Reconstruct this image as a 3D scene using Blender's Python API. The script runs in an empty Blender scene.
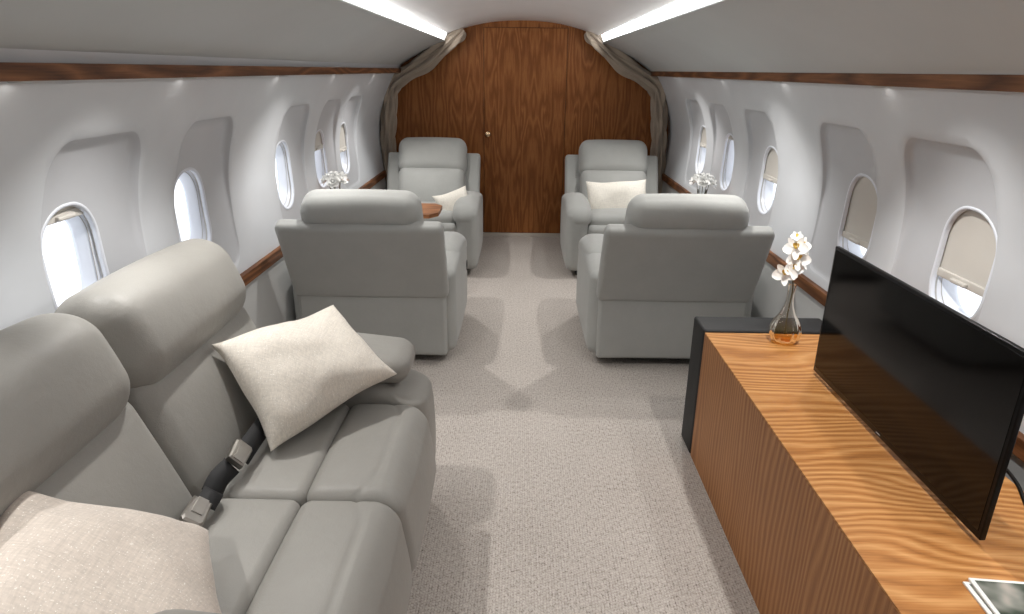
import bpy, bmesh, math, random
from mathutils import Vector, Matrix, noise
random.seed(7)
PI = math.pi
scene = bpy.context.scene
COL = scene.collection

# ------------------------------------------------------------------ helpers
class MB:
    """collects geometry for ONE mesh object"""
    def __init__(s): s.v = []; s.f = []; s.mi = []
    def add(s, vs, fs, M=None, mi=0):
        o = len(s.v)
        if M is None: s.v.extend([tuple(p) for p in vs])
        else: s.v.extend([tuple(M @ Vector(p)) for p in vs])
        s.f.extend([tuple(i + o for i in f) for f in fs]); s.mi.extend([mi] * len(fs))
        return s
    def build(s, name, mats, parent=None, smooth=True, loc=None, sharp=None, recalc=True):
        me = bpy.data.meshes.new(name)
        me.from_pydata(s.v, [], s.f)
        if not isinstance(mats, (list, tuple)): mats = [mats]
        for m in mats: me.materials.append(m)
        me.polygons.foreach_set('material_index', s.mi)
        if recalc:
            bm = bmesh.new(); bm.from_mesh(me)
            bmesh.ops.recalc_face_normals(bm, faces=bm.faces); bm.to_mesh(me); bm.free()
        me.polygons.foreach_set('use_smooth', [smooth] * len(me.polygons))
        if sharp: me.set_sharp_from_angle(angle=math.radians(sharp))
        me.update()
        o = bpy.data.objects.new(name, me); COL.objects.link(o)
        if parent is not None: o.parent = parent
        if loc is not None: o.location = loc
        return o

def tag(o, label=None, cat=None, group=None, kind=None):
    if label: o['label'] = label
    if cat: o['category'] = cat
    if group: o['group'] = group
    if kind: o['kind'] = kind
    return o
def empty(name, loc=(0, 0, 0), rz=0):
    o = bpy.data.objects.new(name, None); COL.objects.link(o)
    o.location = loc; o.rotation_euler = (0, 0, rz); o.empty_display_size = .1
    return o
def copy_tree(o, parent=None):
    c = o.copy(); COL.objects.link(c)
    if parent is not None: c.parent = parent
    for ch in list(o.children): copy_tree(ch, c)
    return c

def T(x, y, z): return Matrix.Translation((x, y, z))
def R(ax, deg): return Matrix.Rotation(math.radians(deg), 4, ax)

def axis_pts(h, r, k, m):
    r = min(r, h * .98); pts = []
    for i in range(k + 1): pts.append(-h + r * i / k)
    inner = 2 * (h - r)
    for i in range(1, m): pts.append(-h + r + inner * i / m)
    for i in range(k + 1): pts.append(h - r + r * i / k)
    return pts
def pad(sx, sy, sz, r, puff=(0, 0, 0), m=8, k=4, fn=None):
    """rounded, puffed cushion block, centred"""
    h = (sx / 2, sy / 2, sz / 2); r = min(r, *[q * .98 for q in h])
    ax = [axis_pts(q, r, k, m) for q in h]
    idx = {}; vs = []; fs = []
    def key(p): return (round(p[0], 6), round(p[1], 6), round(p[2], 6))
    def vert(p):
        kk = key(p)
        if kk in idx: return idx[kk]
        inn = Vector([max(-(h[i] - r), min(h[i] - r, p[i])) for i in range(3)])
        d = Vector(p) - inn
        # warp so arcs are evenly spaced
        dd = Vector([math.tan(max(-1, min(1, c / r)) * PI / 4) * r for c in d])
        q = inn + dd.normalized() * r
        u = [q[i] / h[i] for i in range(3)]
        w = [max(0, 1 - t * t) for t in u]
        q = Vector((q.x + u[0] * puff[0] * w[1] * w[2], q.y + u[1] * puff[1] * w[0] * w[2], q.z + u[2] * puff[2] * w[0] * w[1]))
        if fn: q = Vector(fn(q))
        idx[kk] = len(vs); vs.append(q); return idx[kk]
    for a in range(3):
        b, c = (a + 1) % 3, (a + 2) % 3
        for sgn in (-1, 1):
            B, Cc = ax[b], ax[c]
            for i in range(len(B) - 1):
                for j in range(len(Cc) - 1):
                    q = []
                    for (ii, jj) in ((i, j), (i + 1, j), (i + 1, j + 1), (i, j + 1)):
                        p = [0, 0, 0]; p[a] = sgn * h[a]; p[b] = B[ii]; p[c] = Cc[jj]
                        q.append(vert(p))
                    if sgn < 0: q.reverse()
                    if len(set(q)) == 4: fs.append(q)
    return vs, fs
def box(x0, x1, y0, y1, z0, z1, bev=.003):
    M = T((x0 + x1) / 2, (y0 + y1) / 2, (z0 + z1) / 2)
    vs, fs = pad(abs(x1 - x0), abs(y1 - y0), abs(z1 - z0), bev, m=1, k=2)
    return [M @ v for v in vs], fs
def tube(pts, r, n=8, cap=True):
    pts = [Vector(p) for p in pts]; vs = []; fs = []
    up = Vector((.123, .456, .88)).normalized()
    for i, p in enumerate(pts):
        t = (pts[min(i + 1, len(pts) - 1)] - pts[max(i - 1, 0)]).normalized()
        a = t.cross(up)
        if a.length < 1e-4: a = t.cross(Vector((1, 0, 0)))
        a.normalize(); b = t.cross(a)
        rr = r[i] if isinstance(r, (list, tuple)) else r
        for j in range(n):
            th = 2 * PI * j / n
            vs.append(p + a * rr * math.cos(th) + b * rr * math.sin(th))
    for i in range(len(pts) - 1):
        for j in range(n):
            fs.append((i * n + j, i * n + (j + 1) % n, (i + 1) * n + (j + 1) % n, (i + 1) * n + j))
    if cap:
        fs.append(tuple(range(n - 1, -1, -1))); fs.append(tuple((len(pts) - 1) * n + j for j in range(n)))
    return vs, fs
def catmull(P, n=8):
    P = [Vector(p) for p in P]; out = []
    for i in range(len(P) - 1):
        p0, p1, p2, p3 = P[max(i - 1, 0)], P[i], P[i + 1], P[min(i + 2, len(P) - 1)]
        for k in range(n):
            t = k / n
            out.append(.5 * ((2 * p1) + (p2 - p0) * t + (2 * p0 - 5 * p1 + 4 * p2 - p3) * t * t + (-p0 + 3 * p1 - 3 * p2 + p3) * t ** 3))
    out.append(P[-1]); return out
def lathe(prof, n=32, fn=None):
    vs = []; fs = []
    for (r, z) in prof:
        for j in range(n):
            th = 2 * PI * j / n; rr = r * (fn(th, z) if fn else 1)
            vs.append(Vector((rr * math.cos(th), rr * math.sin(th), z)))
    for i in range(len(prof) - 1):
        for j in range(n):
            fs.append((i * n + j, i * n + (j + 1) % n, (i + 1) * n + (j + 1) % n, (i + 1) * n + j))
    return vs, fs
def lerp_tab(tab, x):
    """monotone-ish smooth table lookup (catmull in value)"""
    if x <= tab[0][0]: return tab[0][1]
    if x >= tab[-1][0]: return tab[-1][1]
    for i in range(len(tab) - 1):
        if tab[i][0] <= x <= tab[i + 1][0]:
            x0, y0 = tab[i]; x1, y1 = tab[i + 1]
            m0 = (y1 - tab[i - 1][1]) / (x1 - tab[i - 1][0]) if i > 0 else (y1 - y0) / (x1 - x0)
            m1 = (tab[i + 2][1] - y0) / (tab[i + 2][0] - x0) if i + 2 < len(tab) else (y1 - y0) / (x1 - x0)
            h = x1 - x0; t = (x - x0) / h
            return (2*t**3-3*t*t+1)*y0 + (t**3-2*t*t+t)*h*m0 + (-2*t**3+3*t*t)*y1 + (t**3-t*t)*h*m1
def sstep(a, b, x):
    t = max(0, min(1, (x - a) / (b - a))); return t * t * (3 - 2 * t)

# ------------------------------------------------------------------ materials
def srgb(r, g, b):
    f = lambda c: (c / 255 / 12.92) if c / 255 <= .04045 else ((c / 255 + .055) / 1.055) ** 2.4
    return (f(r), f(g), f(b), 1)
class NT:
    def __init__(s, name):
        s.m = bpy.data.materials.new(name); s.m.use_nodes = True
        s.t = s.m.node_tree; s.t.nodes.clear()
        s.out = s.n('ShaderNodeOutputMaterial'); s.b = s.n('ShaderNodeBsdfPrincipled')
        s.l(s.b.outputs[0], s.out.inputs[0])
    def n(s, typ, **kw):
        nd = s.t.nodes.new(typ)
        for k, v in kw.items(): setattr(nd, k, v)
        return nd
    def l(s, a, b): s.t.links.new(a, b)
    def coord(s, scale=(1, 1, 1)):
        tc = s.n('ShaderNodeTexCoord'); mp = s.n('ShaderNodeMapping'); mp.inputs['Scale'].default_value = scale
        s.l(tc.outputs['Object'], mp.inputs[0]); return mp.outputs[0]
    def noise(s, vec, scale, detail=2, rough=.5, dist=0):
        nd = s.n('ShaderNodeTexNoise'); nd.inputs['Scale'].default_value = scale; nd.inputs['Detail'].default_value = detail
        nd.inputs['Roughness'].default_value = rough; nd.inputs['Distortion'].default_value = dist
        s.l(vec, nd.inputs['Vector']); return nd.outputs['Fac']
    def math(s, op, a, b=None, c=None):
        nd = s.n('ShaderNodeMath', operation=op)
        for i, q in enumerate((a, b, c)):
            if q is None: continue
            if isinstance(q, (int, float)): nd.inputs[i].default_value = q
            else: s.l(q, nd.inputs[i])
        return nd.outputs[0]
    def ramp(s, fac, stops, interp='LINEAR'):
        nd = s.n('ShaderNodeValToRGB'); nd.color_ramp.interpolation = interp
        e = nd.color_ramp.elements
        while len(e) < len(stops): e.new(.5)
        for i, (p, c) in enumerate(stops): e[i].position = p; e[i].color = c
        s.l(fac, nd.inputs[0]); return nd.outputs[0]
    def bump(s, h, strength, dist=.002):
        nd = s.n('ShaderNodeBump'); nd.inputs['Strength'].default_value = strength; nd.inputs['Distance'].default_value = dist
        s.l(h, nd.inputs['Height']); s.l(nd.outputs[0], s.b.inputs['Normal'])
    def col(s, c):
        if isinstance(c, tuple): s.b.inputs['Base Color'].default_value = c
        else: s.l(c, s.b.inputs['Base Color'])
    def rough(s, r): s.b.inputs['Roughness'].default_value = r
    def set(s, **kw):
        for k, v in kw.items(): s.b.inputs[k.replace('_', ' ')].default_value = v

def mix(c1, c2, t): return tuple(a * (1 - t) + b * t for a, b in zip(c1, c2))
def mat_plain(name, c, rough=.5, metal=0, var=.04, vscale=6, bump=0, bscale=300):
    t = NT(name); v = t.coord()
    n = t.noise(v, vscale, 3)
    t.col(t.ramp(n, [(.3, tuple(q * (1 - var) for q in c[:3]) + (1,)), (.7, tuple(min(1, q * (1 + var)) for q in c[:3]) + (1,))]))
    t.rough(rough); t.set(Metallic=metal)
    if bump: t.bump(t.noise(v, bscale, 2), bump, .001)
    return t.m
def mat_wood(name, grain, dark, mid, light, scale=2.2, rings=16, stretch=.22, mirror=None, rough=.38, fine=90, spec=.4, cross=0, ringw=.45):
    """grain: 'X','Y' or 'Z' = direction the fibres run"""
    t = NT(name); tc = t.n('ShaderNodeTexCoord'); sp = t.n('ShaderNodeSeparateXYZ'); t.l(tc.outputs['Object'], sp.inputs[0])
    o = {a: sp.outputs[a] for a in 'XYZ'}
    if mirror:   # each book-matched pair of leaves is cut from its own stretch of the log
        o[grain] = t.math('ADD', o[grain], t.math('MULTIPLY', t.math('FLOOR', t.math('DIVIDE', o[mirror[0]], 2 * mirror[1])), .773))
        o[mirror[0]] = t.math('PINGPONG', o[mirror[0]], mirror[1])
    cb = t.n('ShaderNodeCombineXYZ')
    for a in 'XYZ':
        t.l(t.math('MULTIPLY', o[a], stretch if a == grain else 1.0), cb.inputs[a])
    n1 = t.noise(cb.outputs[0], scale, 1.5, .45, .25)
    wob = t.noise(cb.outputs[0], scale * 9, 2, .5)
    v = t.math('ADD', t.math('MULTIPLY', n1, float(rings)), t.math('MULTIPLY', wob, .55))
    if cross:
        ca = [a for a in 'XYZ' if a != grain]
        v = t.math('ADD', v, t.math('MULTIPLY', t.math('ADD', o[ca[0]], o[ca[1]]), float(cross)))
    saw = t.math('FRACT', v)
    ring = t.math('PINGPONG', t.math('MULTIPLY', saw, 1.0), .5)
    ring = t.math('MULTIPLY', ring, 2.0)
    cb2 = t.n('ShaderNodeCombineXYZ')
    for a in 'XYZ':
        t.l(t.math('MULTIPLY', o[a], .03 if a == grain else 1.0), cb2.inputs[a])
    fib = t.noise(cb2.outputs[0], fine * 2.5, 3, .6)
    big = t.noise(cb.outputs[0], scale * 1.7, 1)
    f = t.math('ADD', t.math('ADD', t.math('ADD', t.math('MULTIPLY', ring, ringw), (.52 - ringw) / 2), t.math('MULTIPLY', fib, .50)), t.math('MULTIPLY', big, .14))
    c = t.ramp(f, [(.22, dark), (.52, mid), (.88, light)])
    t.col(c); t.rough(rough); t.set(**{'Specular_IOR_Level': spec})
    t.bump(f, .12, .0006)
    return t.m
def mat_fabric(name, c, var=.07, rough=.62, bscale=260, bstr=.25, sheen=.15):
    t = NT(name); v = t.coord()
    n = t.noise(v, 7, 4, .6); n2 = t.noise(v, bscale, 2, .6); n3 = t.noise(v, 34, 3, .55)
    f = t.math('ADD', t.math('MULTIPLY', n, .7), t.math('MULTIPLY', n2, .3))
    t.col(t.ramp(f, [(.3, tuple(q * (1 - var) for q in c[:3]) + (1,)), (.7, tuple(q * (1 + var) for q in c[:3]) + (1,))]))
    t.rough(rough); t.set(Sheen_Weight=sheen, Specular_IOR_Level=.35)
    t.bump(t.math('ADD', t.math('MULTIPLY', n2, .5), t.math('MULTIPLY', n3, 1.6)), bstr, .0022)
    return t.m
def mat_emit(name, c, strength):
    t = NT(name); t.col((.8, .8, .8, 1)); t.set(Emission_Color=c, Emission_Strength=strength); t.rough(.5); return t.m

M = {}
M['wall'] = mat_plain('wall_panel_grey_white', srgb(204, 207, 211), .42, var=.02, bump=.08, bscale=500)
M['recess'] = mat_plain('window_panel_grey', srgb(189, 191, 195), .45, var=.02, bump=.08, bscale=500)  # wall grey darkened: shade of the steeper recess face put into the colour
M['valance'] = mat_plain('overhead_panel_grey', srgb(186, 189, 189), .5, var=.025, vscale=3, bump=.06, bscale=400)
M['ceiling'] = mat_plain('ceiling_satin_grey', srgb(226, 226, 227), .33, var=.03, vscale=2)
M['dado'] = mat_plain('lower_wall_grey', srgb(188, 189, 188), .6, var=.02)
M['frame'] = mat_plain('window_frame_white', srgb(220, 224, 232), .35, var=.01)
M['shade'] = mat_plain('shade_beige_grey', srgb(198, 194, 187), .55, var=.015)
M['gasket'] = mat_plain('window_gasket_grey', srgb(176, 172, 168), .5, var=.02)
M['leather'] = mat_fabric('grey_leather', srgb(150, 148, 143), .055, .48, 420, .4, .1)
M['chair'] = mat_fabric('grey_microfibre', srgb(168, 169, 166), .06, .68, 330, .25, .25)
M['chair_dark'] = mat_plain('black_base', srgb(24, 24, 24), .6)
M['black'] = mat_plain('black_textured', srgb(30, 30, 31), .62, bump=.25, bscale=600)
M['bezel'] = mat_plain('glossy_black_plastic', srgb(12, 12, 13), .3)
M['bezel'].node_tree.nodes['Principled BSDF'].inputs['Specular IOR Level'].default_value = .2
M['screen'] = mat_plain('black_screen', srgb(6, 5, 5), .09)
M['screen'].node_tree.nodes['Principled BSDF'].inputs['Specular IOR Level'].default_value = .22
M['cable'] = mat_plain('black_rubber', srgb(16, 16, 16), .5)
M['strap'] = mat_plain('black_webbing', srgb(26, 26, 28), .7, bump=.5, bscale=700)
M['steel'] = mat_plain('brushed_steel', srgb(168, 164, 158), .36, 1.0, var=.06, vscale=40)
M['brass'] = mat_plain('knob_metal', srgb(230, 200, 160), .2, 1.0)
M['paper'] = mat_plain('white_paper', srgb(235, 235, 232), .6, var=.01)
M['skirting'] = mat_plain('pale_skirting', srgb(196, 188, 178), .5)
M['petal'] = mat_plain('white_petal', srgb(250, 250, 248), .6, var=.02, vscale=40)
M['petal_yellow'] = mat_plain('yellow_petal_heart', srgb(226, 190, 90), .6)
M['stem'] = mat_plain('green_brown_stem', srgb(92, 84, 50), .6)
M['logo'] = mat_plain('pale_logo_mark', srgb(150, 148, 148), .5)
M['light'] = mat_emit('led_white', (1, .99, .97, 1), 12.0)
M['spot_glow'] = mat_emit('downlight_glow', (1, .95, .88, 1), 25.0)
M['bulkhead'] = mat_wood('walnut_veneer_bulkhead', 'Z', srgb(98, 56, 24), srgb(132, 78, 36), srgb(168, 110, 62), scale=8, rings=8, stretch=.17, mirror=('X', .11), rough=.5, ringw=.30, spec=.25)
M['oak_top'] = mat_wood('oak_veneer_top', 'X', srgb(126, 76, 34), srgb(178, 120, 64), srgb(214, 162, 104), scale=3.0, rings=15, stretch=.34, rough=.45, cross=28, ringw=.36, spec=.3)
M['oak_front'] = mat_wood('oak_veneer_front', 'Z', srgb(112, 70, 36), srgb(160, 106, 62), srgb(196, 142, 92), scale=3.0, rings=12, stretch=.22, rough=.48, cross=42, ringw=.30, spec=.3)
M['trim'] = mat_wood('walnut_trim', 'Y', srgb(66, 40, 24), srgb(98, 62, 38), srgb(136, 92, 60), scale=6, rings=12, stretch=.12, rough=.5, spec=.2)
M['table'] = mat_wood('walnut_table', 'X', srgb(104, 62, 34), srgb(150, 98, 62), srgb(180, 126, 84), scale=4, rings=10, stretch=.2, rough=.35)

def mat_carpet():
    t = NT('beige_grey_loop_carpet'); tc = t.n('ShaderNodeTexCoord'); 
    v = tc.outputs['Object']
    mp = t.n('ShaderNodeMapping'); mp.inputs['Scale'].default_value = (1, .55, 1); t.l(v, mp.inputs[0])
    n1 = t.noise(mp.outputs[0], 260, 2, .7); n2 = t.noise(mp.outputs[0], 110, 2, .6); n3 = t.noise(v, 3, 3)
    sp = t.n('ShaderNodeSeparateXYZ'); t.l(v, sp.inputs[0])
    rx = t.math('ABSOLUTE', t.math('SINE', t.math('MULTIPLY', sp.outputs['X'], 2 * PI / .018)))
    off = t.math('MULTIPLY', t.math('FLOOR', t.math('DIVIDE', sp.outputs['X'], .009)), 2.1)
    ry = t.math('ABSOLUTE', t.math('SINE', t.math('ADD', t.math('MULTIPLY', sp.outputs['Y'], PI / .011), off)))
    loop = t.math('MULTIPLY', t.math('POWER', rx, .5), t.math('POWER', ry, .5))
    f = t.math('ADD', t.math('MULTIPLY', n1, .45), t.math('MULTIPLY', n2, .42))
    f = t.math('ADD', f, t.math('MULTIPLY', loop, .12)); f = t.math('ADD', f, t.math('MULTIPLY', n3, .06))
    t.col(t.ramp(f, [(.36, srgb(110, 101, 95)), (.48, srgb(176, 168, 161)), (.66, srgb(208, 201, 195))]))
    t.rough(.95); t.set(Specular_IOR_Level=.1)
    t.bump(t.math('ADD', t.math('MULTIPLY', loop, .8), n1), .5, .004)
    return t.m
M['carpet'] = mat_carpet()

def mat_linen(name, c, fleck):
    t = NT(name); v = t.coord((1, 1, 1))
    a = t.coord((1, .08, .3)); b = t.coord((.08, 1, .3))
    n1 = t.noise(a, 320, 2); n2 = t.noise(b, 320, 2)
    w = t.math('ADD', t.math('MULTIPLY', n1, .5), t.math('MULTIPLY', n2, .5))
    base = t.ramp(w, [(.35, tuple(q * .86 for q in c[:3]) + (1,)), (.65, tuple(min(1, q * 1.08) for q in c[:3]) + (1,))])
    sp = t.noise(v, 300, 1, .5)
    m_ = t.n('ShaderNodeMix', data_type='RGBA'); t.l(t.ramp(sp, [(.66, (0, 0, 0, 1)), (.72, (1, 1, 1, 1))]), m_.inputs['Factor'])
    t.l(base, m_.inputs['A']); m_.inputs['B'].default_value = fleck
    t.col(m_.outputs['Result']); t.rough(.75); t.set(Sheen_Weight=.2)
    t.bump(w, .35, .002); return t.m
M['pillow_cream'] = mat_linen('cream_sparkly_linen', srgb(226, 219, 208), srgb(252, 249, 243))
M['pillow_pinkish'] = mat_linen('pinkish_beige_linen', srgb(214, 203, 192), srgb(246, 241, 234))
M['pillow_white'] = mat_linen('off_white_linen', srgb(238, 233, 222), srgb(248, 244, 236))
M['curtain'] = mat_fabric('taupe_curtain_cloth', srgb(160, 146, 131), .1, .8, 200, .2, .3)

def mat_glass(name, tint=(1, 1, 1, 1), fres=1.3, rough=.02):
    t = NT(name); t.t.nodes.remove(t.b)
    tr = t.n('ShaderNodeBsdfTransparent'); tr.inputs[0].default_value = tint
    gl = t.n('ShaderNodeBsdfGlossy'); gl.inputs['Roughness'].default_value = rough
    fr = t.n('ShaderNodeFresnel'); fr.inputs[0].default_value = fres
    mx = t.n('ShaderNodeMixShader'); t.l(fr.outputs[0], mx.inputs[0]); t.l(tr.outputs[0], mx.inputs[1]); t.l(gl.outputs[0], mx.inputs[2])
    t.l(mx.outputs[0], t.out.inputs[0]); return t.m
M['pane'] = mat_glass('window_pane_glass', (.97, .98, 1, 1))
M['clear'] = mat_glass('clear_vase_glass', (.93, .95, .95, 1), 1.45)
def mat_amber():
    t = NT('amber_fluted_glass'); t.t.nodes.remove(t.b)
    tc = t.n('ShaderNodeTexCoord'); sp = t.n('ShaderNodeSeparateXYZ'); t.l(tc.outputs['Object'], sp.inputs[0])
    g = t.n('ShaderNodeMapRange'); t.l(sp.outputs['Z'], g.inputs[0]); g.inputs[1].default_value = .015; g.inputs[2].default_value = .085
    tint = t.ramp(g.outputs[0], [(0, (.92, .66, .26, 1)), (.45, (.94, .84, .62, 1)), (1, (.94, .94, .92, 1))])
    tr = t.n('ShaderNodeBsdfTransparent'); t.l(tint, tr.inputs[0])
    gl = t.n('ShaderNodeBsdfGlossy'); gl.inputs['Roughness'].default_value = .06; gl.inputs[0].default_value = (1, .95, .85, 1)
    fr = t.n('ShaderNodeFresnel'); fr.inputs[0].default_value = 1.4
    mx = t.n('ShaderNodeMixShader'); t.l(fr.outputs[0], mx.inputs[0]); t.l(tr.outputs[0], mx.inputs[1]); t.l(gl.outputs[0], mx.inputs[2])
    t.l(mx.outputs[0], t.out.inputs[0]); return t.m
M['amber'] = mat_amber()
def mat_cover(name, seed):
    t = NT(name); v = t.coord(); mp = t.n('ShaderNodeMapping'); mp.inputs['Location'].default_value = (seed, seed * 2, 0); t.l(v, mp.inputs[0])
    n = t.noise(mp.outputs[0], 7, 3, .5)
    t.col(t.ramp(n, [(.45, srgb(24, 26, 26)), (.52, srgb(62, 72, 60)), (.60, srgb(140, 140, 132)), (.70, srgb(206, 190, 178))])); t.rough(.25); return t.m
M['cover'] = mat_cover('magazine_cover_print', 3.3)

# ------------------------------------------------------------------ room shell
Y0, Y1 = -1.9, 6.2          # cabin from behind the camera to the bulkhead
WTAB = [(.0, 1.26), (.58, 1.275), (.75, 1.293), (.9, 1.303), (1.05, 1.298), (1.2, 1.262), (1.35, 1.2), (1.45, 1.148), (1.53, 1.10)]
def wx(z): return lerp_tab(WTAB, z)
WYS = {-1: [1.82, 2.53, 3.58, 4.27, 4.86], 1: [1.95, 2.61, 3.62, 4.37, 5.03]}
WY = list(WYS[-1])      # window centres along the cabin
WZ = .95; WHY, WHZ, WR = .121, .174, .114
def sd_rr(y, z, hy, hz, r):
    qy, qz = abs(y) - hy + r, abs(z) - hz + r
    return math.hypot(max(qy, 0), max(qz, 0)) + min(max(qy, qz), 0) - r
RZ0, RZ1 = .67, 1.31
RHY = .24
RDY = .10     # the recess reaches further aft than forward of its window
RCZ, RHZ = (RZ0 + RZ1) / 2, (RZ1 - RZ0) / 2
def taper(z): return 1 - .08 * sstep(.95, 1.32, z)
def recess(y, z):
    d = 0
    for yc in WY:
        if abs(y - yc) < .36:
            s = sd_rr((y - yc - RDY) / taper(z), z - RCZ, RHY, RHZ, .095)
            d = max(d, sstep(.004, -.008, s) * (.006 + .022 * sstep(.85, 1.28, z)))
    return d
def surf(y, z): return wx(z) + recess(y, z)
def rr_generic(hy, hz, r, n):
    out = []
    # even sampling along the outline
    segs = []
    for (cx, cz, a0) in ((hy - r, hz - r, 0), (-hy + r, hz - r, 90), (-hy + r, -hz + r, 180), (hy - r, -hz + r, 270)):
        for k in range(n + 1):
            a = math.radians(a0 + 90 * k / n); segs.append((cx + r * math.cos(a), cz + r * math.sin(a)))
    res = []
    for q in range(len(segs)):
        p0, p1 = segs[q], segs[(q + 1) % len(segs)]
        L = math.hypot(p1[0] - p0[0], p1[1] - p0[1])
        if L < 1e-6: continue
        m = max(1, int(L / .016))
        for t in range(m): res.append((p0[0] + (p1[0] - p0[0]) * t / m, p0[1] + (p1[1] - p0[1]) * t / m))
    return res
from mathutils.geometry import delaunay_2d_cdt
def wall_mesh2d():
    pts = []; edges = []; loops = []
    for yc in WY:
        for e in (.005, .001, -.003, -.009):
            lp = rr_generic(RHY + e, RHZ + e, .095 + e, 12)
            loops.append([(yc + RDY + y * taper(RCZ + z), RCZ + z) for y, z in lp])
        loops.append([(yc + y, WZ + z) for y, z in rr_loop(0)])
    for lp in loops:
        o = len(pts); pts += lp; edges += [(o + k, o + (k + 1) % len(lp)) for k in range(len(lp))]
    zs = [.60 + .93 * k / 40 for k in range(41)]
    ys = []; y = Y0
    while y < Y1 - .01:
        ys.append(y); y += .03 if 1.5 < y < 5.4 else .12
    ys.append(Y1)
    for y in ys:
        for z in zs:
            ok = True
            for yc in WY:
                if abs(y - yc) < .36:
                    s1 = sd_rr((y - yc - RDY) / taper(z), z - RCZ, RHY, RHZ, .095)
                    s2 = sd_rr(y - yc, z - WZ, WHY, WHZ, WR)
                    if -.02 < s1 < .016 or s2 < .010: ok = False
            if ok: pts.append((y, z))
    r = delaunay_2d_cdt([Vector(p) for p in pts], edges, [], 0, 1e-6)
    return [(v.x, v.y) for v in r[0]], [tuple(f) for f in r[2]]
def rr_loop(e, n=72):
    hy, hz, r = WHY + e, WHZ + e, max(.01, WR + e); out = []
    for k in range(n):
        a = 2 * PI * k / n; c, s = math.cos(a), math.sin(a)
        out.append((math.copysign(hy - r, c) * (1 if abs(c) > 1e-6 else 0) + r * c, math.copysign(hz - r, s) * (1 if abs(s) > 1e-6 else 0) + r * s))
    return out
def wall(side, name):
    WY[:] = WYS[side]; mb = MB(); P2, F2 = wall_mesh2d()
    mb.v = [(side * surf(y, z), y, z) for y, z in P2]
    for f in F2:
        yc = sum(P2[i][0] for i in f) / len(f); zc = sum(P2[i][1] for i in f) / len(f)
        n = min(WY, key=lambda q: abs(q - yc))
        if sd_rr(yc - n, zc - WZ, WHY, WHZ, WR) < -.0005: continue
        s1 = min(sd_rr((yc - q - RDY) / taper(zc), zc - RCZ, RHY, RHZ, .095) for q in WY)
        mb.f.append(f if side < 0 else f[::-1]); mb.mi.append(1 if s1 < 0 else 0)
    return tag(mb.build(name, [M['wall'], M['recess']]), kind='structure')
wall(-1, 'wall_left'); wall(1, 'wall_right')
for side, nm in ((-1, 'wall_left_lower'), (1, 'wall_right_lower')):
    mb = MB(); mb.add(*box(*sorted((side * 1.265, side * 1.30)), Y0, Y1, 0, .61, .002))
    tag(mb.build(nm, M['dado'], smooth=False), kind='structure')

def ring(side, yc, steps, base=None):
    vs = []; fs = []; n = 72
    for (e, out) in steps:
        for (dy, dz) in rr_loop(e):
            y, z = yc + dy, WZ + dz
            vs.append((side * (surf(y, z) * (1 if out < .021 else 0) + (0 if out < .021 else 1.315) + out), y, z))
    for i in range(len(steps) - 1):
        for j in range(n):
            fs.append((i * n + j, i * n + (j + 1) % n, (i + 1) * n + (j + 1) % n, (i + 1) * n + j))
    return vs, fs
def window(k, side, yc, cover):
    root = empty('window_%d' % k, (0, 0, 0)); tag(root, kind='structure')
    mb = MB(); mb.add(*ring(side, yc, [(.012, .001), (.010, -.0015), (.005, -.0025), (.001, -.001), (-.001, .004), (-.002, .012)])); mb.build('window_frame', M['frame'], root)
    mb = MB(); mb.add(*ring(side, yc, [(-.002, .010), (.003, .0115), (.003, .022), (-.006, .024)])); mb.build('gasket', M['gasket'], root)
    mb = MB(); mb.add(*ring(side, yc, [(.004, .020), (-.003, .0225), (-.007, .034), (-.010, .050), (-.012, .066), (-.012, .072)])); mb.build('window_reveal', M['frame'], root)
    mb = MB(); x = 1.315 + .064
    lp = rr_loop(-.012); mb.add([(side * x, yc + dy, WZ + dz) for dy, dz in lp], [tuple(range(len(lp)))[::(-1 if side > 0 else 1)]]); mb.build('pane', M['pane'], root, smooth=False, recalc=False)
    if cover > 0:
        zb = WZ + WHZ - 2 * WHZ * cover
        lp = rr_loop(.003, 72); pts = []
        N = 24; vs = []; fs = []
        for i in range(N + 1):
            z = zb + (WZ + WHZ + .003 - zb) * i / N
            # half width at z
            hz, r, hy = WHZ + .003, WR + .003, WHY + .003
            d = abs(z - WZ) - (hz - r)
            w = hy if d <= 0 else hy - r + math.sqrt(max(0, r * r - d * d))
            xs = surf(yc, min(z, 1.12)) + .016
            for t in (-1, -.5, 0, .5, 1): vs.append((side * xs, yc + w * t, z))
        for i in range(N):
            for j in range(4): fs.append((i * 5 + j, i * 5 + j + 1, (i + 1) * 5 + j + 1, (i + 1) * 5 + j))
        mb = MB(); mb.add(vs, fs)
        d = abs(zb - WZ) - (WHZ - WR); w = WHY if d <= 0 else WHY - WR + math.sqrt(max(0, WR * WR - d * d))
        xs = surf(yc, zb) + .016
        sh = mb.build('shade', M['shade'], root)
        mb = MB(); mb.add(*box(*sorted((side * (xs - .006), side * (xs + .006))), yc - w, yc + w, zb - .004, zb + .022, .003)); mb.build('shade_rail', M['shade'], sh)
        mb = MB(); vs, fs = pad(.016, .075, .014, .006, m=2)
        mb.add(vs, fs, T(side * (xs - .011), yc, zb + .006)); mb.build('handle', M['shade'], sh)
LC = [.10, 0, 0, .33, .55]; RC = [.66, .75, .5, .08, .42]
for sd in (-1, 1):
    WY[:] = WYS[sd]
    for i, y in enumerate(WYS[sd]): window(i + (1 if sd < 0 else 6), sd, y, (LC if sd < 0 else RC)[i])

# floor
mb = MB(); mb.add([(-1.3, Y0, 0), (1.3, Y0, 0), (1.3, Y1, 0), (-1.3, Y1, 0)], [(0, 1, 2, 3)])
tag(mb.build('floor', M['carpet'], smooth=False), kind='structure')
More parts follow.
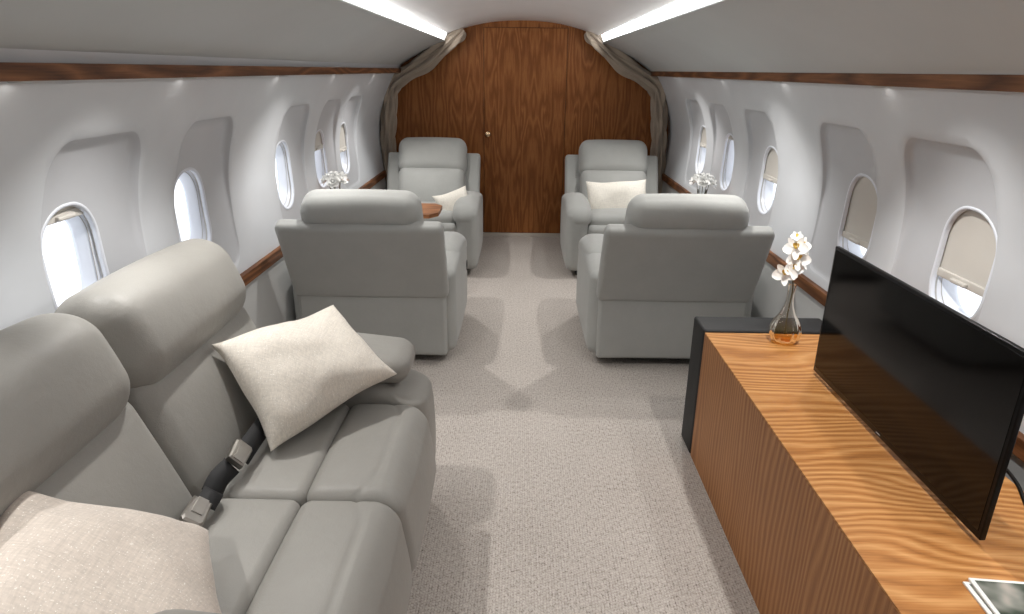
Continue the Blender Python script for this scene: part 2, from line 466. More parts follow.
# ceiling arch
def sweep_y(prof, y0, y1, ny=2):
    vs = []; fs = []; n = len(prof)
    for i in range(ny):
        y = y0 + (y1 - y0) * i / (ny - 1)
        for (x, z) in prof: vs.append((x, y, z))
    for i in range(ny - 1):
        for j in range(n - 1): fs.append((i * n + j, i * n + j + 1, (i + 1) * n + j + 1, (i + 1) * n + j))
    return vs, fs
arch = []
for i in range(41):
    t = -1 + 2 * i / 40
    arch.append((.648 * t, 1.786 + .118 * (1 - abs(t) ** 2.3)))
mb = MB(); mb.add(*sweep_y(arch, Y0, Y1, 30)); tag(mb.build('ceiling', M['ceiling'], recalc=False), kind='structure')
# overhead side panels with wooden lower edge, light coves
VP = [(.70, 1.83), (.655, 1.745), (.648, 1.732), (.655, 1.726), (.70, 1.712), (.80, 1.668), (.92, 1.61), (1.02, 1.553), (1.075, 1.515), (1.088, 1.503)]
for k, side in ((1, -1), (2, 1)):
    pr = [(side * p.x, p.y) for p in catmull([(x, z, 0) for x, z in VP], 5)]
    mb = MB(); mb.add(*sweep_y(pr, Y0, 6.2, 20)); tag(mb.build('trim_%d' % k, M['valance'], recalc=False), kind='structure')
    mb = MB(); mb.add(*box(*sorted((side * 1.085, side * 1.135)), Y0, 6.19, 1.466, 1.503, .003)); tag(mb.build('trim_%d' % (k + 2), M['trim'], smooth=False), kind='structure')
    mb = MB(); mb.add(*box(*sorted((side * 1.255, side * 1.31)), Y0, 6.19, .575, .628, .004)); tag(mb.build('trim_%d' % (k + 4), M['trim'], smooth=False), kind='structure')
    mb = MB(); mb.add([(side * .630, Y0, 1.787), (side * .630, 6.02, 1.787), (side * .652, 6.02, 1.738), (side * .652, Y0, 1.738)], [(0, 1, 2, 3)])
    o = mb.build('light_strip', M['light'], smooth=False, recalc=False)
    tag(o, 'glowing white LED strip in the %s ceiling cove' % ('left' if side < 0 else 'right'), 'light', 'cove light strips')
# bulkhead, door, rear wall
def profile_outline():
    pts = [(-1.3, 0)]
    pts = []
    for (x, z) in arch: pts.append((x * 1.06, z + .02))
    for z in (1.76, 1.6, 1.5, 1.3, 1.1, .9, .7, .58, 0): pts.append((min(1.36, (.70 + (1.76 - z) * 2.4) if z > 1.5 else wx(z) + .05), z))
    full = [(-x, z) for (x, z) in reversed(pts[len(arch):])] + pts
    return full
ol = profile_outline()
mb = MB(); mb.add([(x, Y1, z) for x, z in ol] + [(x, Y1 + .05, z) for x, z in ol],
    [tuple(range(len(ol)))] + [(i, i + 1, i + 1 + len(ol), i + len(ol)) for i in range(len(ol) - 1)])
tag(mb.build('wall_far', M['bulkhead'], smooth=False), kind='structure')
mb = MB(); mb.add([(x, Y0, z) for x, z in ol], [tuple(range(len(ol)))]); tag(mb.build('wall_rear', M['wall'], smooth=False), kind='structure')
DX0, DX1, DZ = -.335, .395, 1.845
door = empty('door_1', (0, 6.2, 0)); tag(door, kind='structure')
mb = MB(); mb.add(*box(DX0, DX1, -.012, .01, .035, DZ, .004)); mb.build('door_panel', M['bulkhead'], door, smooth=False)
for (xa, xb, za, zb) in ((DX0 - .003, DX0, .035, DZ + .003), (DX1, DX1 + .003, .035, DZ + .003), (DX0, DX1, DZ, DZ + .003)):
    mb = MB(); mb.add(*box(xa, xb, -.004, .004, za, zb, .001)); mb.build('door_gap', M['chair_dark'], door, smooth=False)
mb = MB(); vs, fs = lathe([(0, 0), (.022, 0), (.022, .006), (.012, .010), (.010, .022), (.019, .030), (.021, .040), (.014, .048), (0, .049)], 20)
mb.add(vs, fs, T(DX0 + .035, -.012, .95) @ Matrix.Scale(1.4, 4) @ R('X', 90)); mb.build('door_knob', M['brass'], door)
mb = MB(); mb.add(*box(-.40, .42, Y1 - .03, Y1 + .0, 0, .032, .003)); tag(mb.build('baseboard_far', M['skirting'], smooth=False), kind='structure')

# downlights in the wooden edge
DL = [.9, 1.48, 2.25, 3.15, 4.12, 5.25]
for side in (-1, 1):
    for i, y in enumerate(DL):
        r = empty('downlight', (side * 1.112, y, 1.466))
        mb = MB(); mb.add(*lathe([(.012, -.001), (.018, -.005), (.021, -.004), (.022, .0)], 20)); mb.build('rim', M['valance'], r)
        mb = MB(); vs, fs = lathe([(.0, -.002), (.012, -.002)], 20); mb.add(vs, fs); mb.build('lens', M['spot_glow'], r)
        where = ['nearest the camera', 'just before the first window', 'between the first and second windows', 'between the second and third windows', 'over the wall table', 'nearest the curtain']
        tag(r, 'tiny round downlight under the %s overhead panel, %s' % ('left' if side < 0 else 'right', where[i]), 'light', 'downlights under the overhead panels')

# curtains gathered along the bulkhead outline
def curtain(side):
    P = [(.50, 1.815), (.56, 1.772), (.685, 1.672), (.81, 1.585), (.94, 1.50), (1.05, 1.435), (1.135, 1.36), (1.165, 1.24), (1.19, 1.05), (1.20, .8), (1.20, .5), (1.195, .04)]
    rad = [.028, .045, .06, .062, .055, .06, .065, .062, .062, .06, .062, .068]
    C = catmull([(x, z, 0) for x, z in P], 12); n = 64; vs = []; fs = []
    L = len(C)
    for i, c in enumerate(C):
        t = i / (L - 1) * (len(P) - 1); k = min(int(t), len(P) - 2); rr = rad[k] + (rad[k + 1] - rad[k]) * (t - k)
        tan = (C[min(i + 1, L - 1)] - C[max(0, i - 1)]).normalized(); nx, nz = -tan.y, tan.x
        for j in range(n):
            th = 2 * PI * j / n
            w = 1 + .26 * math.sin(6 * th + .12 * i + 2.5 * math.sin(i * .06)) + .13 * math.sin(11 * th - .09 * i) + .45 * noise.noise(Vector((math.cos(th) * 1.5, math.sin(th) * 1.5, i * .06)))
            a = rr * w * math.cos(th); b = rr * .8 * w * math.sin(th)
            vs.append((side * (c.x + nx * a), 6.105 + b, c.y + nz * a))
    for i in range(L - 1):
        for j in range(n): fs.append((i * n + j, i * n + (j + 1) % n, (i + 1) * n + (j + 1) % n, (i + 1) * n + j))
    fs.append(tuple(range(n))); fs.append(tuple((L - 1) * n + j for j in range(n)))
    mb = MB(); mb.add(vs, fs)
    o = mb.build('curtain', M['curtain'])
    tag(o, 'taupe curtain gathered along the %s edge of the wooden bulkhead' % ('left' if side < 0 else 'right'), 'curtain', 'curtains framing the bulkhead')
curtain(-1); curtain(1)

# ------------------------------------------------------------------ recliner chairs (front = +y)
def recl(s, nrm, by, bz, deg):
    """matrix: local z along the back, local y forward out of it"""
    a = math.radians(deg); u = Vector((0, -math.sin(a), math.cos(a))); n = Vector((0, math.cos(a), math.sin(a)))
    p = Vector((0, by, bz)) + u * s + n * nrm
    m = Matrix(((1, 0, 0, p.x), (0, n.y, u.y, p.y), (0, n.z, u.z, p.z), (0, 0, 0, 1)))
    return m
def make_chair(mt):
    root = empty('recliner_chair')
    mb = MB(); mb.add(*box(-.36, .36, -.30, .32, 0, .07, .01)); mb.build('base', M['chair_dark'], root, smooth=False)
    # seat
    mb = MB(); vs, fs = pad(.57, .62, .20, .055, (0, .01, .022), m=8); mb.add(vs, fs, T(0, .05, .368) @ R('X', 3)); mb.build('seat', mt, root)
    mb = MB(); vs, fs = pad(.57, .10, .35, .045, (0, .02, 0), m=8); mb.add(vs, fs, T(0, .36, .235)); mb.build('footrest', mt, root)
    # arms
    for s in (-1, 1):
        def fa(q):
            f = q.y / .40
            top = (q.z > 0)
            z = q.z - (.05 * max(0, f) ** 2 + .05 * max(0, -f - .1) ** 1.5) * max(0, q.z / .27)
            return (q.x, q.y, z)
        mb = MB(); vs, fs = pad(.165, .80, .50, .05, (.012, .012, .01), m=8, fn=fa); mb.add(vs, fs, T(s * .365, .01, .055 + .25)); a = mb.build('arm', mt, root)
        def fp(q):
            f = q.y / .27
            return (q.x * (1 + .06 * f), q.y, q.z - .05 * max(0, f) ** 2 - .02 * max(0, -f))
        mb = MB(); vs, fs = pad(.185, .56, .13, .06, (.008, .015, .012), m=8, fn=fp); mb.add(vs, fs, T(s * .352, .13, .515) @ R('X', -2)); mb.build('armrest', mt, a)
        if s > 0:
            mb = MB(); vs, fs = lathe([(0, .004), (.012, .004), (.019, .003), (.021, 0)], 20); mb.add(vs, fs, T(s * .458, .24, .37) @ R('Y', 90) @ Matrix.Diagonal((1.6, 1, 1, 1))); mb.build('recline_button', M['chair_dark'], a)
    # back
    B = (-.375, .355, 26)
    mb = MB(); vs, fs = pad(.83, .085, .465, .03, (0, .0, 0), m=8); mb.add(vs, fs, recl(.2725, 0, *B)); sh = mb.build('back_shell', mt, root)
    def fl(q): return (q.x, q.y - .01 * (q.x / .4) ** 2, q.z)
    mb = MB(); vs, fs = pad(.80, .05, .38, .022, (0, .012, 0), m=8, fn=fl); mb.add(vs, fs, T(0, -.392, .24)); mb.build('back_skirt', mt, root)
    mb = MB(); vs, fs = pad(.58, .20, .37, .065, (.0, .035, .01), m=9); mb.add(vs, fs, recl(.145, .10, *B)); mb.build('backrest', mt, root)
    mb = MB(); vs, fs = pad(.60, .20, .315, .082, (.0, .0, .012), m=9, fn=lambda q: (q.x, q.y + (.03 * max(0, q.y / .1) * (1 - (q.x / .31) ** 2) * max(0, 1 - (q.z / .16) ** 2)), q.z)); mb.add(vs, fs, recl(.438, .092, *B)); mb.build('headrest', mt, root)
    return root
chair0 = make_chair(M['chair'])
chair0.location = (-.762, 3.66, 0); chair0.scale = (.965, 1, 1)
G = 'recliner chairs facing each other in pairs'
tag(chair0, 'grey recliner seen from behind on the left, close to the sofa', 'chair', G)
CH = [(.805, 3.66, 0, 'grey recliner seen from behind on the right, close to the black box'),
      (-.748, 5.25, PI, 'grey recliner facing us before the bulkhead, with a small crumpled cushion'),
      (.787, 5.25, PI, 'grey recliner facing us before the bulkhead, with a wide oblong cushion')]
for (x, y, rz, lb) in CH:
    c = copy_tree(chair0); c.location = (x, y, 0); c.rotation_euler = (0, 0, rz); tag(c, lb, 'chair', G)
    for a in list(c.children):     # only the first chair shows its recline button
        for b in list(a.children):
            if b.name.startswith('recline_button'): bpy.data.objects.remove(b)

# ------------------------------------------------------------------ sofa (front = +y local, turned to face +X)
SY = 1.385   # world Y of the seam between seats
sofa = empty('reclining_sofa', (-.72, SY, 0), -PI / 2)
tag(sofa, 'grey leather two-seat reclining sofa along the left wall', 'sofa')
L_ = M['leather']
def S(y): return SY - y     # world Y -> sofa local x
def piping(pts, r=.0022): return tube(catmull(pts, 6), r, 6)
mb = MB(); mb.add(*box(S(2.10), S(.66), -.36, .34, 0, .06, .01)); mb.build('base', M['chair_dark'], sofa, smooth=False)
for (a, b) in ((1.385, 1.885), (.885, 1.385)):
    cx, w = S((a + b) / 2), b - a
    mb = MB(); vs, fs = pad(w - .003, .50, .20, .028, (0, .0, .014), m=10); mb.add(vs, fs, T(cx, -.06, .395)); mb.build('seat', L_, sofa)
    # chaise pad: flat on top, then rolling over the front edge
    def fc(q, w=w):
        z = q.z; y = q.y
        if z > 0: z -= .05 * sstep(.06, .16, y) * (z / .13)
        y += .022 * sstep(.12, -.10, z) * max(0, y / .13)
        if q.z > .05: z -= .0045 * math.exp(-((q.y - (.05 - .05 * abs(2 * q.x / w) ** 5)) / .008) ** 2)
        return (q.x, y, z)
    mb = MB(); vs, fs = pad(w - .003, .25, .27, .035, (0, .01, .012), m=26, fn=fc); mb.add(vs, fs, T(cx, .312, .362))
    mb.build('chaise_pad', L_, sofa)
    mb = MB(); vs, fs = pad(w - .006, .12, .22, .035, (0, .015, 0), m=8); mb.add(vs, fs, T(cx, .345, .155)); mb.build('footrest', L_, sofa)
def FB(sv, nv):
    a = math.radians(22); return recl(sv, nv, -.028, .5, 22)
mb = MB(); vs, fs = pad(1.40, .05, .52, .024, m=6); mb.add(vs, fs, FB(.22, -.232)); mb.build('back_shell', L_, sofa)
mb = MB(); vs, fs = pad(1.40, .05, .40, .02, m=6); mb.add(vs, fs, T(0, -.30, .26)); mb.build('back_skirt', L_, sofa)
for (a, b) in ((1.378, 2.04), (.716, 1.378)):
    cx, w = S((a + b) / 2), b - a
    mb = MB(); vs, fs = pad(w - .003, .20, .42, .055, (0, .03, .01), m=12, k=5); mb.add(vs, fs, T(cx, 0, 0) @ FB(.13, -.130)); mb.build('backrest', L_, sofa)
    def fh(q, w=w):
        t = q.y / .11
        return (q.x, q.y + .022 * max(0, t) * (1 - (q.x / (w / 2)) ** 4) * max(0, 1 - (q.z / .14) ** 2), q.z)
    mb = MB(); vs, fs = pad(w - .002, .21, .27, .088, (0, 0, .012), m=12, k=6, fn=fh); mb.add(vs, fs, T(cx, 0, 0) @ FB(.425, -.088)); mb.build('headrest', L_, sofa)
for (a, b) in ((1.885, 2.125), (.645, .885)):
    cx = S((a + b) / 2)
    mb = MB(); vs, fs = pad(.238, .78, .52, .06, (.0, .02, .0), m=10, fn=lambda q: (q.x, q.y, q.z - .07 * sstep(.15, .38, q.y) * max(0, q.z / .245)))
    mb.add(vs, fs, T(cx, .028, .06 + .26)); ar = mb.build('arm', L_, sofa)
    def fr(q):
        f = max(0, (q.y - .12) / .2)
        return (q.x * (1 - .06 * f), q.y, q.z * (1 - .10 * f) - .012 * f)
    mb = MB(); vs, fs = pad(.235, .68, .105, .048, (.004, .008, .008), m=10, fn=fr); mb.add(vs, fs, T(cx, .025, .598))
    mb.build('armrest', L_, ar)

# ------------------------------------------------------------------ cushions
def cushion(name, a, b, th, mt, Mx, label, group=None, pinch=.07, seed=0, n=30, quad=None):
    vs = []; fs = []; N = n
    for sgn in (1, -1):
        for i in range(N + 1):
            for j in range(N + 1):
                u = -1 + 2 * i / N; v = -1 + 2 * j / N
                u = math.sin(u * PI / 2); v = math.sin(v * PI / 2)
                x = a * u * (1 - pinch * (1 - v * v)); y = b * v * (1 - pinch * (1 - u * u))
                h = th * max(0, (1 - u ** 4) * (1 - v ** 4)) ** .5 * (.55 + .45 * (1 - .5 * u * u - .5 * v * v))
                wr = noise.noise(Vector((x * 9 + seed, y * 9, sgn * 3))) * .012 * min(1, h / th * 2) + noise.noise(Vector((x * 22 + seed, y * 16, sgn * 5))) * .004 * min(1, h / th * 2)
                e = noise.noise(Vector((x * 6 + seed * 2, y * 6, 9))) * .010
                vs.append((x + e, y + e, sgn * (h + wr + .003) + e))
    k = (N + 1) ** 2
    for s in (0, 1):
        for i in range(N):
            for j in range(N):
                q = (s * k + i * (N + 1) + j, s * k + (i + 1) * (N + 1) + j, s * k + (i + 1) * (N + 1) + j + 1, s * k + i * (N + 1) + j + 1)
                fs.append(q if s == 0 else q[::-1])
    bd = [i * (N + 1) for i in range(N + 1)] + [N * (N + 1) + j for j in range(1, N + 1)] + [i * (N + 1) + N for i in range(N - 1, -1, -1)] + [j for j in range(N - 1, 0, -1)]
    for i in range(len(bd)):
        p, q = bd[i], bd[(i + 1) % len(bd)]
        fs.append((p, q, q + k, p + k))
    if quad:   # bend the flat cushion onto four resting corners
        c00, c10, c11, c01 = [Vector(q) for q in quad]
        nrm = (c10 - c00).cross(c01 - c00).normalized(); cen = (c00 + c10 + c11 + c01) / 4
        for i, p in enumerate(vs):
            U = (p[0] / a + 1) / 2; V = (p[1] / b + 1) / 2
            q = c00 * (1 - U) * (1 - V) + c10 * U * (1 - V) + c11 * U * V + c01 * (1 - U) * V
            vs[i] = q + nrm * p[2] - cen
        Mx = Matrix.Translation(cen)
    mb = MB(); mb.add(vs, fs); o = mb.build(name, mt); o.matrix_world = Mx
    return tag(o, label, 'cushion', group)
def frame_mat(c, ux, uy):
    ux = Vector(ux).normalized(); uz = ux.cross(Vector(uy)).normalized(); uy = uz.cross(ux)
    m = Matrix.Identity(4)
    for i in range(3): m[i][0] = ux[i]; m[i][1] = uy[i]; m[i][2] = uz[i]; m[i][3] = c[i]
    return m
CG = 'throw cushions on the seats'
cushion('throw_cushion', .215, .215, .085, M['pillow_cream'], None, 'square cream sparkly cushion leaning on the sofa near the far armrest', CG, seed=2, quad=[(-.66, 1.53, .525), (-.375, 1.86, .605), (-.60, 2.0, .775), (-.85, 1.69, .775)])
cushion('throw_cushion', .23, .23, .08, M['pillow_pinkish'], None, 'square pinkish beige cushion at the near end of the sofa', CG, seed=5, quad=[(-.46, .83, .53), (-.645, 1.14, .575), (-.90, .985, .775), (-.88, .66, .70)])
cushion('throw_cushion', .14, .13, .06, M['pillow_white'], frame_mat((-.505, 5.06, .50), (1, .25, .32), (-.30, .35, .9)), 'small crumpled off-white cushion in the far left recliner', CG, pinch=.12, seed=8, n=20)
cushion('throw_cushion', .24, .14, .065, M['pillow_white'], frame_mat((.765, 5.22, .555), (1, 0, .05), (-.03, .4, .9)), 'oblong off-white cushion standing in the far right recliner', CG, pinch=.06, seed=11, n=20)

# ------------------------------------------------------------------ seat belts
def ribbon(pts, w, th, side):
    C = catmull(pts, 8); vs = []; fs = []
    for i, c in enumerate(C):
        t = (C[min(i + 1, len(C) - 1)] - C[max(i - 1, 0)]).normalized(); b = Vector(side); b = (b - t * b.dot(t)).normalized(); n = t.cross(b)
        for (p, q) in ((-1, -1), (1, -1), (1, 1), (-1, 1)): vs.append(c + b * w / 2 * p + n * th / 2 * q)
    for i in range(len(C) - 1):
        for j in range(4): fs.append((i * 4 + j, i * 4 + (j + 1) % 4, (i + 1) * 4 + (j + 1) % 4, (i + 1) * 4 + j))
    fs.append((0, 1, 2, 3)); e = (len(C) - 1) * 4; fs.append((e, e + 1, e + 2, e + 3))
    return vs, fs
def buckle(root, Mx):
    prof = [(-.036, -.023), (.030, -.026), (.038, -.020), (.038, .020), (.030, .026), (-.036, .023)]
    mb = MB(); n = len(prof)
    vs = [(x, y, -.009) for x, y in prof] + [(x, y, .006) for x, y in prof] + [(x * .86, y * .82, .011) for x, y in prof]
    fs = [tuple(range(n))[::-1], tuple(range(2 * n, 3 * n))] + [(k * n + i, k * n + (i + 1) % n, (k + 1) * n + (i + 1) % n, (k + 1) * n + i) for k in (0, 1) for i in range(n)]
    mb.add(vs, fs, Mx); b = mb.build('buckle', M['steel'], root, smooth=False)
    mb = MB(); mb.add(*box(-.034, .012, -.013, .013, .0105, .0135, .001)); mb.v = [tuple(Mx @ Vector(p)) for p in mb.v]; mb.build('buckle_flap', M['steel'], b, smooth=False)
b1 = empty('seat_belt', (0, 0, 0)); tag(b1, 'black seat belt with silver buckle beside the cream cushion', 'seat belt', 'seat belts on the sofa')
mb = MB(); mb.add(*ribbon([(-.742, 1.355, .518), (-.735, 1.385, .538), (-.72, 1.43, .548)], .052, .004, (-.66, -.05, .75))); mb.build('strap', M['strap'], b1)
mb = MB(); mb.add(*ribbon([(-.71, 1.46, .55), (-.705, 1.54, .56), (-.705, 1.66, .56), (-.73, 1.74, .545)], .052, .004, (-.66, -.05, .75))); mb.build('strap', M['strap'], b1)
buckle(b1, frame_mat((-.712, 1.462, .562), (-.05, 1, .12), (-.66, 0, .75)))
b2 = empty('seat_belt', (0, 0, 0)); tag(b2, 'black seat belt with silver buckle at the seat seam, next to the pinkish cushion', 'seat belt', 'seat belts on the sofa')
mb = MB(); mb.add(*ribbon([(-.745, 1.345, .505), (-.72, 1.325, .545), (-.715, 1.27, .545)], .048, .004, (.774, .1, -.59))); mb.build('strap', M['strap'], b2)
buckle(b2, frame_mat((-.725, 1.245, .545), (.05, -1, -.12), (.774, .11, -.59)))

# ------------------------------------------------------------------ console, black box, TV
con = empty('media_console', (.726, 1.0, 0)); tag(con, 'long oak veneer console along the right wall', 'console')
CY0, CY1, CZ = -.55, 2.388, .55
mb = MB(); mb.add(*box(0, .51, CY0 - 1, CY1 - 1, CZ - .006, CZ, .0015)); mb.build('top', M['oak_top'], con, smooth=False)
mb = MB(); mb.add(*box(.0, .03, CY0 - 1, CY1 - 1, .0, CZ - .0063, .0015)); mb.build('front_panel', M['oak_front'], con, smooth=False)
for (ya, yb) in ((CY1 - 1.031, CY1 - 1.001), (CY0 - .999, CY0 - .97)):
    mb = MB(); mb.add(*box(.031, .51, ya, yb, 0, CZ - .0063, .0015)); mb.build('side_panel', M['oak_front'], con, smooth=False)
bx = empty('black_box', (.722, 2.392, 0)); tag(bx, 'black box standing against the far end of the oak console', 'cabinet')
mb = MB(); mb.add(*box(0, .515, 0, .155, .0, .560, .010)); mb.build('cabinet_body', M['black'], bx, smooth=True, sharp=50)
tv = empty('television', (.993, 1.601, CZ)); tag(tv, 'black flat screen television standing on the oak console', 'television')
TY = .428; TZ0, TZ1 = .014, .442
mb = MB(); mb.add(*box(.0, .014, -TY, TY, TZ0, TZ1, .003)); vs, fs = pad(.03, .5, .26, .012, m=2); mb.add(vs, fs, T(.038, 0, .19)); mb.build('housing', M['bezel'], tv, smooth=True, sharp=40)
mb = MB(); mb.add(*box(-.0012, .002, -TY + .010, TY - .010, TZ0 + .018, TZ1 - .010, .0005)); mb.build('screen', M['screen'], tv, smooth=False)
mb = MB(); mb.add(*box(-.0018, .001, -.010, .010, TZ0 + .007, TZ0 + .0095, .0004)); mb.build('logo', M['logo'], tv, smooth=False)
for s in (-.3, .3):
    mb = MB(); mb.add(*box(.016, .10, s - .012, s + .012, 0, .008, .003)); mb.add(*box(.018, .030, s - .01, s + .01, .005, TZ0 + .08, .003)); mb.build('foot', M['bezel'], tv, smooth=False)
mb = MB(); mb.add(*tube(catmull([(1.03, 1.32, .70), (1.075, 1.30, .69), (1.115, 1.27, .65), (1.13, 1.23, .60), (1.145, 1.17, 0.559), (1.19, 1.08, 0.559), (1.21, .9, 0.559), (1.21, .7, 0.559)], 8), .0045, 8))
tag(mb.build('power_cable', M['cable']), 'black power cable trailing from the back of the television', 'cable')

def magazine(z, dx, rz, lb, mt):
    r = empty('magazine', (1.03, .945, z), rz)
    mb = MB(); mb.add(*box(-.145 + dx, .145 + dx, -.11, .11, 0, .005, .0015)); mb.build('pages', M['paper'], r, smooth=False)
    mb = MB(); mb.add(*box(-.137 + dx, .137 + dx, -.102, .102, .0051, .0058, .0002)); mb.build('cover', mt, r, smooth=False)
    tag(r, lb, 'magazine', 'magazines on the console')
magazine(CZ, .0, math.radians(-3), 'white-edged magazine lying under another at the near end of the console', M['cover'])
magazine(CZ + .006, .008, math.radians(-5), 'magazine with a dark photo cover on top of the pair, near end of the console', M['cover'])

# ------------------------------------------------------------------ flowers
def petal(w, l, cup, n=5):
    vs = []; fs = []
    for i in range(n + 1):
        t = i / n; ww = w * math.sin(PI * min(1, .12 + .84 * t)) ** .7
        for j in range(n + 1):
            s = -1 + 2 * j / n
            vs.append(Vector((s * ww, l * t, cup * (t * t) - .25 * w * (1 - s * s) * math.sin(PI * t) + .0)))
    for i in range(n):
        for j in range(n): fs.append((i * (n + 1) + j, i * (n + 1) + j + 1, (i + 1) * (n + 1) + j + 1, (i + 1) * (n + 1) + j))
    return vs, fs
def bloom(root, c, d, size, kind):
    z = Vector(d).normalized(); x = z.cross(Vector((.1, .2, .97))).normalized(); y = z.cross(x)
    m = Matrix.Identity(4)
    for i in range(3): m[i][0] = x[i]; m[i][1] = y[i]; m[i][2] = z[i]; m[i][3] = c[i]
    mb = MB()
    if kind == 'orchid':
        for k, (w, l) in enumerate([(.62, .95), (.38, .95), (.62, .95), (.36, .9), (.36, .9)]):
            ang = [80, 0, -80, 145, 215][k]
            vs, fs = petal(w * size * .72, l * size, size * .12); mb.add(vs, fs, m @ R('Z', ang + 8) @ R('X', 8))
        b = mb.build('blossom', M['petal'], root, recalc=False)
        mb = MB()
        for ang in (150, 210, 180):
            vs, fs = petal(size * .14, size * .36, size * .25, 3); mb.add(vs, fs, m @ T(0, 0, .002) @ R('Z', ang))
        vs, fs = pad(size * .22, size * .22, size * .22, size * .1, m=2); mb.add(vs, fs, m @ T(0, 0, size * .08))
        mb.build('blossom_heart', M['petal_yellow'], b)
    else:
        for ringi, (nn, tilt, sc) in enumerate([(7, 12, 1), (6, 38, .85), (5, 62, .62), (3, 80, .4)]):
            for k in range(nn):
                vs, fs = petal(size * .42 * sc, size * sc, size * .15, 4)
                mb.add(vs, fs, m @ R('Z', 360 * k / nn + ringi * 23) @ R('X', tilt))
        mb.build('blossom', M['petal'], root, recalc=False)
def fluted(th, z): return 1 + .03 * math.cos(12 * th) * sstep(.14, .06, z)
v = empty('glass_vase', (1.0, 2.31, CZ)); tag(v, 'clear and amber fluted bottle vase on the oak console', 'vase', 'glass vases')
prof = [(0, .002), (.035, .002), (.048, .012), (.056, .034), (.055, .056), (.045, .084), (.029, .111), (.018, .137), (.013, .165), (.0125, .195), (.0155, .222), (.018, .230)]
pp = [(p.x, p.y) for p in catmull([(a, b, 0) for a, b in prof], 4)]
mb = MB(); mb.add(*lathe(pp, 72, fluted)); mb.build('bottle', M['amber'], v)
orch = empty('orchid_spray', (1.0, 2.31, CZ)); tag(orch, 'white orchid spray standing in the bottle vase on the console', 'flower')
st = catmull([(0, 0, .03), (.0, 0, .12), (.004, .0, .205), (-.005, 0, .27), (.012, .0, .325), (.012, .0, .372), (-.005, 0, .40)], 6)
mb = MB(); mb.add(*tube(st, .0022, 6)); mb.build('stem', M['stem'], orch)
for (x, y, z, d, s) in [(p[0] * 1.15 - .03, p[1], p[2] + .022, p[3], p[4] * 1.32) for p in [(-.008, -.012, .248, (-.35, -.9, .1), .036), (.012, -.014, .268, (.25, -.9, .25), .034), (.024, -.014, .305, (-.1, -.95, .1), .036), (.046, -.008, .298, (.6, -.7, .2), .028), (.014, -.012, .345, (-.45, -.8, .2), .036), (.034, -.004, .350, (.4, -.7, .4), .03), (.016, 0, .382, (-.3, -.5, .6), .018)]]:
    bloom(orch, (x, y, z), d, s, 'orchid')
# wall tables between the facing chairs
def wall_table(side, x_in, y0, y1, lb):
    r = empty('wall_table', (side * 1.255 + .035, (y0 + y1) / 2, 0))
    w = 1.255 + .035 * side - x_in; h = (y1 - y0) / 2; s = -side
    out = [(0, -h), (w - .05, -h), (w, -h + .07), (w, h - .07), (w - .05, h), (0, h)]
    vs = [(s * x, y, .638) for x, y in out] + [(s * x, y, .662) for x, y in out]; n = len(out)
    fs = [tuple(range(n)), tuple(range(n, 2 * n))] + [(i, (i + 1) % n, (i + 1) % n + n, i + n) for i in range(n)]
    mb = MB(); mb.add(vs, fs); mb.build('table_top', M['table'], r, smooth=False)
    mb = MB(); mb.add(*box(*sorted((s * .004, s * min(w * .6, .3))), -.012, .012, .60, .638, .003)); mb.build('bracket', M['trim'], r, smooth=False)
    tag(r, lb, 'table', 'wall-mounted tables')
wall_table(-1, .505, 3.98, 4.34, 'walnut wall table reaching between the two left recliners')
wall_table(1, .98, 4.08, 4.44, 'short walnut wall shelf between the two right recliners, under the white flowers')
def small_bouquet(x, y, z, lbv, lbf, rz):
    v = empty('glass_vase', (x, y, z), rz); tag(v, lbv, 'vase', 'glass vases')
    mb = MB(); mb.add(*lathe([(0, .003), (.026, .003), (.030, .008), (.034, .03), (.033, .07), (.028, .105), (.032, .13)], 28)); mb.build('jar', M['clear'], v)
    f = empty('white_bouquet', (x, y, z), rz); tag(f, lbf, 'flower')
    for k, (dx, dy, dz, d) in enumerate([(q[0] * 1.1, q[1] * 1.1, q[2] + .066, q[3]) for q in [(0, 0, .135, (0, 0, 1)), (-.038, -.012, .118, (-.7, -.3, .7)), (.036, -.016, .12, (.7, -.3, .7)), (.005, -.04, .112, (0, -.9, .5)), (-.02, .035, .12, (-.4, .7, .6)), (.03, .03, .122, (.5, .6, .6))]]):
        mb = MB(); mb.add(*tube([(dx * .1, dy * .1, .01), (dx * .5, dy * .5, .07), (dx * .9, dy * .9, dz - .005)], .0018, 5)); mb.build('stem', M['stem'], f)
        bloom(f, (dx, dy, dz), d, .05, 'rose')
small_bouquet(-1.155, 4.12, .662, 'small clear glass vase on the left wall table', 'bunch of white flowers in the vase on the left wall table', 0)
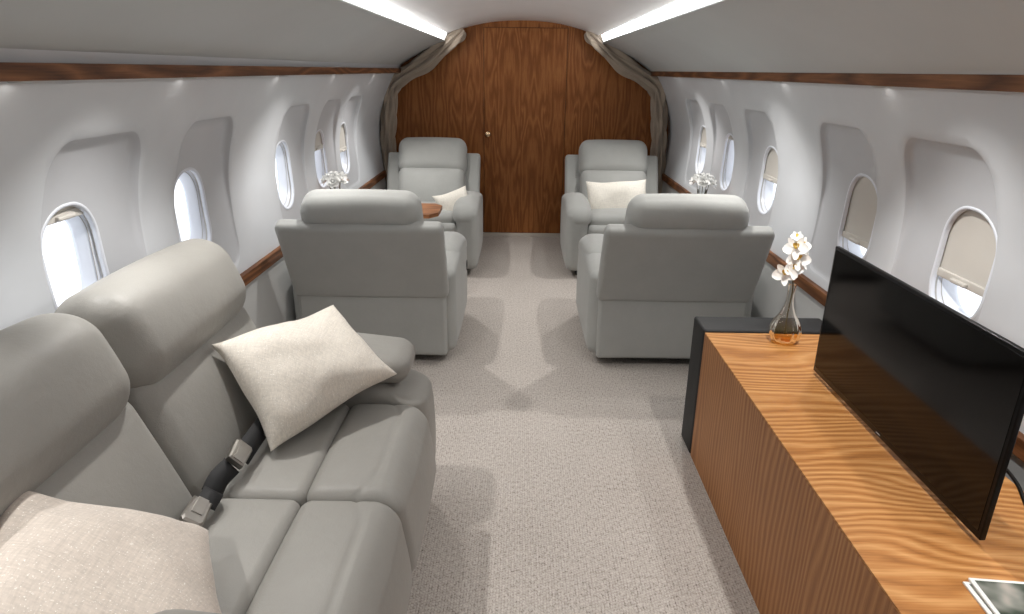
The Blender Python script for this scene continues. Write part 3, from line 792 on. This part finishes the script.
small_bouquet(1.17, 4.26, .662, 'small clear glass vase on the right wall shelf', 'bunch of white flowers in the vase on the right wall shelf', 1)

# ------------------------------------------------------------------ lights
def lamp(typ, name, loc, energy, color=(1, 1, 1), **kw):
    d = bpy.data.lights.new(name, typ); d.energy = energy; d.color = color
    for k, vv in kw.items(): setattr(d, k, vv)
    o = bpy.data.objects.new(name, d); COL.objects.link(o); o.location = loc
    return o
WARM = (1, .97, .93)
for side in (-1, 1):
    for y in DL:    # wall washers under the overhead panel
        o = lamp('SPOT', 'wall_washer', (side * 1.10, y, 1.452), 11, (1, .99, .97), spot_size=math.radians(75), spot_blend=.9, shadow_soft_size=.012)
        o.rotation_euler = (0, math.radians(-4) * side * -1, 0)
    for y in (.25, 1.85, 3.35, 4.85):   # reading lights
        o = lamp('SPOT', 'reading_light', (side * .85, y, 1.62), 37, WARM, spot_size=math.radians(112), spot_blend=.6, shadow_soft_size=.022)
w = bpy.data.worlds.new('World'); scene.world = w; w.use_nodes = True
bg = w.node_tree.nodes['Background']; bg.inputs[0].default_value = (.93, .96, 1, 1); bg.inputs[1].default_value = 2.2

# the shell sits a little to the right of the camera's line
for o in list(COL.objects):
    if o.parent is None and o.name.split('.')[0].rstrip('0123456789') in ('wall_left', 'wall_right', 'wall_left_lower', 'wall_right_lower', 'wall_far', 'wall_rear', 'trim_', 'window_', 'light_strip', 'downlight', 'curtain', 'wall_washer', 'reading_light'):
        o.location.x += -.012 if o.name == 'trim_1' or (o.name.startswith('light_strip') and o.data.vertices[0].co.x < 0) else 0 if o.name == 'curtain' else .045 if o.name.startswith('curtain') else .035
# ------------------------------------------------------------------ camera
cam = bpy.data.cameras.new('Camera'); co = bpy.data.objects.new('Camera', cam); COL.objects.link(co)
cam.sensor_width = 36; cam.lens = 36 * 660 / 1024; cam.clip_start = .02
co.matrix_world = T(0, 0, 1.5) @ R('Z', .57) @ R('X', 90 - 19.75) @ R('Z', .7)
scene.camera = co
scene.view_settings.view_transform = 'Standard'
scene.view_settings.look = 'None'
scene.view_settings.exposure = -.27
